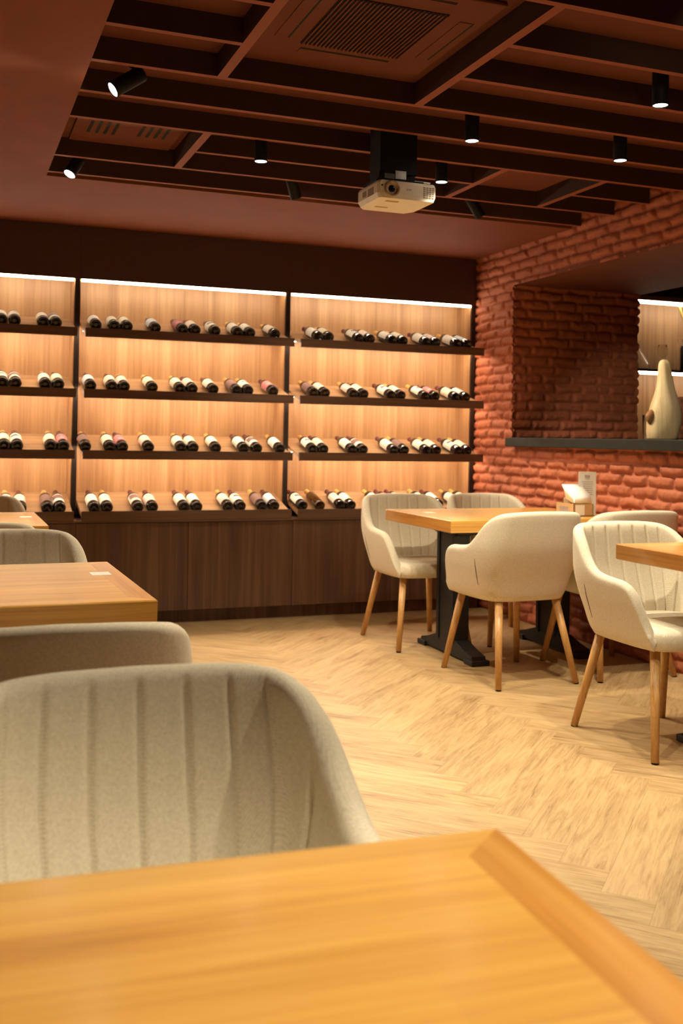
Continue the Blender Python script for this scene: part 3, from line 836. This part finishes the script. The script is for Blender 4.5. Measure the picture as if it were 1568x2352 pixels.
# unseen rest of the grid; the last is added to light the sculpture
for i, (x, y) in enumerate(((0.55, 0.38), (1.45, 1.20), (2.30, 1.70), (0.62, 2.42), (2.15, 2.42))):
    spotlight(x, y, ZB, [(-0.30, 0.05, -0.95), dn, dn, dn, (1.68, 2.465, -0.935)][i], ['spotlight over the front table', 'spotlight over the aisle near the camera', 'spotlight over the near right aisle', 'spotlight by the left soffit near the camera', 'spotlight over the cut-off right table'][i] + ', above the frame', [1.7, 0.7, 0.8, 0.6, 1.2][i], [70, 92, 92, 92, 22][i])

# ------------------------------------------------------------------ ceiling fittings
t = empty('air_conditioner', (1.255, 3.10, CEIL))
tag(t, 'ceiling cassette air conditioner with a slatted square grille', 'air conditioner')
off = Vector(t.location)
bm = bmesh.new(); add_box(bm, (0.93, 2.77, CEIL - 0.016), (1.585, 3.43, CEIL - 0.0005), 0.006)
me = bm_mesh(bm, 'panel'); me.transform(Matrix.Translation(-off)); obj('cassette_panel', me, M['ceil_up'], t)
bm = bmesh.new(); add_box(bm, (1.085, 2.895, CEIL - 0.0185), (1.447, 3.297, CEIL - 0.0165))
me = bm_mesh(bm, 'grille_back'); me.transform(Matrix.Translation(-off)); obj('grille_recess', me, M['slot'], t)
bm = bmesh.new()
for i in range(25):
    x = 1.091 + i * (0.350 / 24); add_box(bm, (x - 0.0024, 2.895, CEIL - 0.024), (x + 0.0024, 3.297, CEIL - 0.0187))
me = bm_mesh(bm, 'slats'); me.transform(Matrix.Translation(-off)); obj('grille_slats', me, M['ceil_up'], t)
for lo, hi in (((0.985, 2.93), (1.030, 3.27)), ((1.500, 2.93), (1.545, 3.27)), ((1.10, 3.345), (1.43, 3.385)), ((1.10, 2.815), (1.43, 2.855))):
    bm = bmesh.new(); add_box(bm, (lo[0], lo[1], CEIL - 0.0185), (hi[0], hi[1], CEIL - 0.0162), 0.001)
    lx = hi[0] - lo[0] < 0.1
    if lx: add_box(bm, (hi[0] + 0.002, lo[1], CEIL - 0.0172), (hi[0] + 0.008, hi[1], CEIL - 0.0161), 0, 1)
    else: add_box(bm, (lo[0], lo[1] - 0.008, CEIL - 0.0172), (hi[0], lo[1] - 0.002, CEIL - 0.0161), 0, 1)
    me = bm_mesh(bm, 'flap'); me.transform(Matrix.Translation(-off)); obj('air_flap', me, [M['ceil_up'], M['slot']], t)
t = empty('ceiling_vent', (0.71, 4.66, CEIL))
tag(t, 'slotted red-brown ceiling vent in the left beam bay', 'vent')
off = Vector(t.location)
bm = bmesh.new(); add_box(bm, (0.485, 4.46, CEIL - 0.012), (0.945, 4.83, CEIL - 0.0005), 0.003)
me = bm_mesh(bm, 'vp'); me.transform(Matrix.Translation(-off)); obj('vent_panel', me, M['ceil_up'], t)
for i in range(8):
    x_ = 0.545 + i * 0.036 + (0.076 if i > 3 else 0)
    bm = bmesh.new(); add_box(bm, (x_, 4.49, CEIL - 0.0135), (x_ + 0.014, 4.67 - 0.02 * (i > 3), CEIL - 0.0122))
    me = bm_mesh(bm, 'slot'); me.transform(Matrix.Translation(-off)); obj('vent_slot', me, M['slot'], t)
t = box('access_panel', (-0.24, -0.26, 0), (0.24, 0.26, 0.010), M['ceil_up'], bev=0.002); t.location = (2.70, 4.53, CEIL - 0.0105)
tag(t, 'plain square access panel in the right beam bay of the ceiling', 'ceiling panel')

# ------------------------------------------------------------------ projector on its bracket
PX, PY, PZ = 1.765, 3.900, 2.160      # middle of the front face, bottom
PW, PD, PH = 0.266, 0.262, 0.074
t = empty('projector', (PX, PY, PZ))
tag(t, 'ivory ceiling projector with a round lens hanging from a black bracket', 'projector')
bm = bmesh.new()
xl, xr = -PW / 2, PW / 2
plan = [(xl + 0.010, 0), (xr - 0.006, 0), (xr, 0.010), (xr, PD - 0.05), (xr - 0.03, PD), (xl + 0.03, PD), (xl, PD - 0.04), (xl, 0.012)]
lv = [(0.0, 0.010), (0.012, 0.004), (0.020, 0.0), (PH - 0.012, 0.0), (PH - 0.002, 0.006), (PH, 0.014)]
rg = []
for z, ins in lv:
    rg.append([bm.verts.new((x * (1 - ins / 0.16), (y - PD / 2) * (1 - ins / 0.16) + PD / 2 if y > 0.02 else y + ins * 0.25, z)) for x, y in plan])
for a_, c_2 in zip(rg, rg[1:]):
    for i in range(len(plan)): bm.faces.new((a_[i], a_[(i + 1) % 8], c_2[(i + 1) % 8], c_2[i]))
bm.faces.new(rg[0][::-1]); bm.faces.new(rg[-1])
obj('casing', bm_mesh(bm, 'casing'), M['proj'], t)
LXc, LZc = -0.072, 0.039
rot = Matrix.Translation((LXc, 0.004, LZc)) @ Matrix.Rotation(math.pi / 2, 4, 'X')
ln = lathe_obj('lens_ring', [(0.034, -0.002), (0.034, 0.012), (0.032, 0.015), (0.026, 0.015), (0.023, 0.006), (0.017, 0.002)], M['lens_ring'], t, 32, rot)
lathe_obj('lens', [(0.0165, 0.003), (0.014, 0.006), (0.008, 0.0085), (0.001, 0.009)], M['lens_glass'], ln, 24, rot)
bm = bmesh.new()
for i in range(4):
    for j in range(6): add_box(bm, (0.072 + i * 0.0135, -0.0012, 0.014 + j * 0.0082), (0.081 + i * 0.0135, 0.004, 0.0182 + j * 0.0082))
obj('vent_grille', bm_mesh(bm, 'vg'), M['proj_dark'], t)
bm = bmesh.new(); add_box(bm, (0.070, 0.0008, 0.0655), (0.112, 0.006, 0.0690)); obj('top_slot', bm_mesh(bm, 'ts'), M['proj_dark'], t)
bm = bmesh.new()
for i, (x0_, x1_, z0_, z1_) in enumerate(((0.0, 0.0035, 0.010, 0.002), (0.0035, 0.007, 0.002, 0.010), (0.0095, 0.0095, 0.010, 0.002), (0.012, 0.0155, 0.010, 0.002), (0.0155, 0.019, 0.002, 0.010), (0.0215, 0.0215, 0.010, 0.002))):
    bm2 = tube(bm, (x0_ - 0.005, 0.0004, 0.036 + z0_), (x1_ - 0.005, 0.0004, 0.036 + z1_), 0.0009, 0.0009, 6)
obj('logo', bm_mesh(bm, 'logo'), M['ink'], t)
lathe_obj('sensor', [(0.0042, -0.001), (0.0042, 0.0015), (0.001, 0.002)], M['lens_glass'], t, 14, Matrix.Translation((-0.115, 0.001, 0.050)) @ Matrix.Rotation(math.pi / 2, 4, 'X'))
for y0_, y1_, z0_ in ((0.05, 0.11, 0.020), (0.13, 0.17, 0.028)): box('side_port', (xl - 0.0012, y0_, z0_), (xl + 0.004, y1_, 0.052), M['proj_dark'], t)
for y0_, y1_ in ((0.045, 0.065), (0.165, 0.178)): box('label_plate', (-0.075, y0_, -0.0012), (-0.018, y1_, 0.004), M['kraft'], t)
# bracket
b0 = empty('projector_mount', (PX - 0.01, PY + 0.13, CEIL))
tag(b0, 'black ceiling bracket holding the projector', 'bracket')
zb_ = PZ + PH - CEIL
bm = bmesh.new(); add_box(bm, (-0.085, -0.06, -0.238), (0.085, 0.06, -0.001), 0.004); obj('column', bm_mesh(bm, 'column'), M['black'], b0)
bm = bmesh.new(); add_box(bm, (-0.10, -0.075, zb_ + 0.014), (0.11, 0.085, zb_ + 0.022), 0.002); obj('plate', bm_mesh(bm, 'plate'), M['black'], b0)
for sx_ in (-0.075, 0.066): box('side_arm', (sx_ - 0.012, -0.055, zb_ + 0.02), (sx_ + 0.012, 0.05, -0.23), M['black'], b0, 0.002)
for x, y in ((-0.1, -0.06), (0.09, -0.06), (-0.1, 0.07), (0.09, 0.07)):
    bm = bmesh.new(); tube(bm, (x, y, zb_ + 0.0005), (x * 0.95, y, zb_ + 0.016), 0.007, 0.007, 12)
    obj('spacer', bm_mesh(bm, 'spacer'), M['black'], b0)
box('crossbar', (0.075, -0.055, zb_ + 0.024), (0.15, -0.045, zb_ + 0.028), M['steel'], b0)
box('strap', (-0.02, -0.07, zb_ + 0.024), (0.03, -0.062, -0.225), M['steel'], b0, 0.001)

# ------------------------------------------------------------------ napkin box, napkins and menu card on the wall table
TZ = 0.757
bx, by = 3.235, 4.86
t = empty('napkin_box', (bx, by, TZ))
tag(t, 'kraft card napkin box with a blue printed front on the wall table', 'napkin holder')
bm = bmesh.new()
hx, hy, hh, wt = 0.062, 0.088, 0.068, 0.003
for lo, hi in (((-hx, -hy, 0.0005), (-hx + wt, hy, hh)), ((hx - wt, -hy, 0.0005), (hx, hy, hh)), ((-hx, -hy, 0.0005), (hx, -hy + wt, hh)), ((-hx, hy - wt, 0.0005), (hx, hy, hh)), ((-hx, -hy, 0.0005), (hx, hy, 0.004))):
    add_box(bm, lo, hi)
obj('box_tray', bm_mesh(bm, 'tray'), M['kraft'], t)
bm = bmesh.new(); add_box(bm, (-0.020, 0.008, 0.004), (0.055, 0.078, 0.092), 0.001); obj('raised_insert', bm_mesh(bm, 'insert'), M['kraft'], t)
bm = bmesh.new()
zz = 0.040
for i in range(8):
    y = 0.045 - i * 0.0105
    add_box(bm, (-hx - 0.0006, y - 0.0040, zz - 0.007), (-hx, y - 0.0020, zz + 0.008))
    if i % 2 == 0: add_box(bm, (-hx - 0.0006, y - 0.0040, zz + 0.005), (-hx, y + 0.0040, zz + 0.008))
    if i % 3 != 1: add_box(bm, (-hx - 0.0006, y - 0.0040, zz - 0.007), (-hx, y + 0.0040, zz - 0.004))
    if i % 4 != 2: add_box(bm, (-hx - 0.0006, y + 0.0022, zz - 0.004), (-hx, y + 0.0040, zz + 0.008))
add_box(bm, (-hx - 0.0006, -0.038, zz - 0.017), (-hx, 0.046, zz - 0.0125))
obj('printed_name', bm_mesh(bm, 'print'), M['ink_blue'], t)
bm = bmesh.new(); add_box(bm, (-0.052, -hy - 0.0007, 0.006), (0.006, -hy, 0.062)); obj('tag', bm_mesh(bm, 'tag'), M['p_white'], t)
# folded napkins: a leaning stack and a lying one
def napkin(lab, prof, y0, y1, rz=0.0, loc=(bx, by, TZ)):
    bm = bmesh.new(); add_prism(bm, prof, y0, y1, 'X'); 
    bmesh.ops.bevel(bm, geom=bm.edges[:], offset=0.003, segments=2, affect='EDGES')
    o = obj('napkin_stack', bm_mesh(bm, 'napkin'), M['napkin'], None, True); o.location = loc; o.rotation_euler = (0, 0, rz)
    tag(o, lab, 'napkins', 'white napkins in the kraft box'); return o
napkin('upright white napkins at the left of the kraft box', [(0.062, 0.093), (0.010, 0.093), (-0.010, 0.150), (0.040, 0.152)], -0.015, 0.050)
napkin('white napkin stack slanting down over the right of the kraft box', [(0.045, 0.170), (0.005, 0.158), (-0.080, 0.110), (-0.086, 0.0705), (-0.070, 0.0695), (0.005, 0.094), (0.005, 0.130)], -0.058, 0.055)
# menu card
mc = empty('menu_card', (bx + 0.075, by - 0.010, TZ))
tag(mc, 'tall white menu card standing behind the napkin box by the brick wall', 'menu')
bm = bmesh.new(); add_prism(bm, [(-0.001, 0.0005), (0.0, 0.232), (0.0015, 0.232), (0.0005, 0.0005)], -0.002, 0.002)
bm.free()
bm = bmesh.new(); add_box(bm, (-0.048, -0.0012, 0.0005), (0.048, 0.0012, 0.240)); obj('card', bm_mesh(bm, 'card'), M['p_white'], mc)
bm = bmesh.new()
for xa, xb, z0, z1 in ((-0.014, 0.014, 0.205, 0.222), (-0.013, 0.013, 0.198, 0.202)): add_box(bm, (xa, -0.0018, z0), (xb, -0.0012, z1))
obj('heading', bm_mesh(bm, 'heading'), M['ink_soft'], mc)
bm = bmesh.new()
for i, (xa, xb) in enumerate(((-0.030, 0.030), (-0.026, 0.031), (-0.022, 0.028), (-0.028, 0.026), (-0.01, 0.03), (0.0, 0.030), (-0.02, 0.031))):
    z0 = 0.182 - i * 0.0115; add_box(bm, (xa, -0.0018, z0), (xb, -0.0012, z0 + 0.0035))
obj('text_lines', bm_mesh(bm, 'lines'), M['ink_soft'], mc)
mc.rotation_euler = (0, 0, -0.42)

# ------------------------------------------------------------------ sill sculpture and the bar behind
def carved():
    prof = [(0.000, 0.078), (0.010, 0.086), (0.05, 0.092), (0.10, 0.096), (0.15, 0.092), (0.20, 0.082), (0.25, 0.066), (0.30, 0.052), (0.36, 0.042), (0.41, 0.036), (0.435, 0.0325), (0.448, 0.027), (0.456, 0.020), (0.460, 0.012), (0.462, 0.004)]
    N = 40; v, f = [], []
    for z, r in prof:
        cx_ = 0.010 * math.sin(z * 7) + 0.012 * (z / 0.46)
        for i in range(N):
            a = 2 * math.pi * i / N
            rr = r * (1 + 0.07 * math.cos(a * 3 + 0.6) + 0.03 * math.sin(5 * a + z * 9))
            x = rr * math.cos(a) + cx_; y = rr * 0.85 * math.sin(a)
            v.append((x, y, z))
    for k in range(len(prof) - 1):
        for i in range(N): f.append((k * N + i, k * N + (i + 1) % N, (k + 1) * N + (i + 1) % N, (k + 1) * N + i))
    f.append(tuple(range(N))[::-1]); f.append(tuple((len(prof) - 1) * N + i for i in range(N)))
    return py_mesh('carved', v, f)
t = obj('wood_sculpture', carved(), M['carved'], None, True); t.location = (3.83, 4.885, ZS + 0.0005)
t.rotation_euler = (0, 0, -0.42)
tag(t, 'pale carved wooden gourd-shaped sculpture standing on the dark sill', 'sculpture')
bm = bmesh.new()
for i in range(1):
    r = bmesh.ops.create_uvsphere(bm, u_segments=24, v_segments=14, radius=1.0)
    for v in r['verts']: v.co = Vector((v.co.x * 0.040, v.co.y * 0.024, v.co.z * 0.046 * (1 - 0.35 * abs(v.co.x))))
o = obj('bark_knot', bm_mesh(bm, 'knot'), M['carved_dark'], t, True); o.location = (-0.068, -0.045, 0.130); o.rotation_euler = (0.0, 0.25, 0.65)

# bar shelving beyond the opening
t = empty('bar_shelf_unit', (5.6, BYB - 0.02, 0))
tag(t, 'lit wooden bar shelving seen through the opening in the brick wall', 'shelving')
off = Vector(t.location)
def bpart(name, lo, hi, m, bev=0.0): return box(name, Vector(lo) - off, Vector(hi) - off, m, t, bev)
bpart('back_panel', (4.75, BYB - 0.03, 0.9), (6.6, BYB - 0.002, 2.33), M['walnut_v'])
bpart('header_panel', (4.75, 6.60, 2.262), (6.6, 6.62, 2.30), M['walnut_h'])
bpart('top_board', (4.75, 6.62, 2.285), (6.6, BYB - 0.03, 2.30), M['frame_dark'])
bpart('led_strip', (4.76, 6.605, 2.240), (6.59, 6.622, 2.2615), M['led_bar'])
bpart('shelf', (4.75, 6.60, 1.711), (6.6, BYB - 0.03, 1.733), M['black'], 0.002)
bpart('led_strip', (4.76, 6.603, 1.692), (6.59, 6.620, 1.7105), M['led_bar'])
bpart('counter', (4.75, 6.25, 1.13), (6.6, BYB - 0.03, 1.17), M['walnut_h'], 0.003)
bpart('cupboard', (4.76, 6.35, 0.0), (6.59, BYB - 0.03, 1.129), M['walnut_dark'])
SZ = 1.7334
o = lathe_obj('glass_decanter', [(0.095, 0.0), (0.100, 0.006), (0.088, 0.05), (0.060, 0.10), (0.028, 0.145), (0.016, 0.17), (0.016, 0.215), (0.022, 0.225)], M['glass'], None, 28, cap1=False)
o.location = (5.05, 6.74, SZ); tag(o, 'wide clear glass decanter on the bar shelf beside the brick jamb', 'decanter')
o = lathe_obj('wine_glass', [(0.034, 0.0), (0.034, 0.003), (0.005, 0.008), (0.004, 0.085), (0.020, 0.10), (0.036, 0.125), (0.040, 0.155), (0.034, 0.205), (0.033, 0.205), (0.038, 0.155), (0.033, 0.126), (0.004, 0.104)], M['glass'], None, 24)
o.location = (5.29, 6.74, SZ); tag(o, 'stemmed wine glass on the middle of the bar shelf', 'glass')
o = lathe_obj('glass_carafe', [(0.030, 0.0), (0.032, 0.004), (0.032, 0.19), (0.022, 0.21), (0.016, 0.235), (0.022, 0.25)], M['glass'], None, 20, cap1=False)
o.location = (5.415, 6.68, SZ); tag(o, 'tall narrow glass carafe on the bar shelf beside the dark bottle', 'carafe')
t = empty('spirit_bottle', (5.52, 6.72, SZ)); tag(t, 'dark bluish bottle on the bar shelf at the right frame edge', 'bottle')
bm = bmesh.new(); lathe(bm, [(0.060, 0.0), (0.062, 0.005), (0.062, 0.19), (0.05, 0.215), (0.02, 0.235), (0.018, 0.27), (0.02, 0.28)], 28)
obj('bottle_body', bm_mesh(bm, 'sb'), M['dark_blue'], t)
bm = bmesh.new(); lathe(bm, [(0.0215, 0.268), (0.0215, 0.295)], 20); obj('stopper', bm_mesh(bm, 'st'), M['steel'], t)
# yellow ribbon hanging under the header
v, f = [], []
for i in range(15):
    q = i / 14; x = 0.085 * q ** 1.4; z = -0.20 * q
    for sx_, yy in ((-0.010, 0), (0.010, 0.004), (0.010, 0.006), (-0.010, 0.002)): v.append((x + sx_, yy, z))
for i in range(14):
    for c in range(4): f.append((i * 4 + c, i * 4 + (c + 1) % 4, i * 4 + 4 + (c + 1) % 4, i * 4 + 4 + c))
f += [(3, 2, 1, 0), (56, 57, 58, 59)]
o = obj('yellow_ribbon', py_mesh('ribbon', v, f), M['yellow'], None, True); o.location = (5.365, 6.625, 2.236)
tag(o, 'yellow ribbon hanging below the upper light line of the bar', 'ribbon')
o = lathe_obj('glass_tumbler', [(0.030, 0.0), (0.032, 0.004), (0.040, 0.200), (0.038, 0.200), (0.030, 0.010), (0.002, 0.009)], M['glass'], None, 24, cap1=True)
o.location = (4.955, 6.48, 1.1705); tag(o, 'clear straight tumbler standing behind the carved sculpture', 'glass')
# brown glazed leaf-shaped dish standing behind the sculpture
v, f = [], []
nu, nv = 18, 12
for i in range(nu + 1):
    for j in range(nv + 1):
        q = i / nu; w = (j / nv - 0.5) * 2
        half = 0.145 * math.sin(math.pi * (0.12 + 0.80 * q)) ** 0.8
        y = 0.05 * (1 - w * w) + 0.004 * math.cos(j * math.pi)
        v.append((w * half + 0.03 * q, -y, 0.27 * q))
n1 = len(v); v += [(p[0], p[1] + 0.006, p[2]) for p in v]
for i in range(nu):
    for j in range(nv):
        a0 = i * (nv + 1) + j; q4 = (a0, a0 + 1, a0 + nv + 2, a0 + nv + 1); f.append(q4); f.append(tuple(n1 + k for k in q4[::-1]))
for i in range(nu):
    for j in (0, nv):
        a0 = i * (nv + 1) + j; f.append((a0, a0 + nv + 1, n1 + a0 + nv + 1, n1 + a0))
for j in range(nv):
    for i in (0, nu):
        a0 = i * (nv + 1) + j; f.append((a0, a0 + 1, n1 + a0 + 1, n1 + a0))
me = py_mesh('dish', v, f); bm = bmesh.new(); bm.from_mesh(me); bmesh.ops.recalc_face_normals(bm, faces=bm.faces[:]); bm.to_mesh(me); bm.free()
o = obj('leaf_dish', me, M['bronze'], None, True); o.location = (4.30, 5.30, ZS + 0.001); o.rotation_euler = (-0.1, 0, -0.3)
tag(o, 'glossy brown leaf-shaped dish leaning right of the carved sculpture', 'dish')
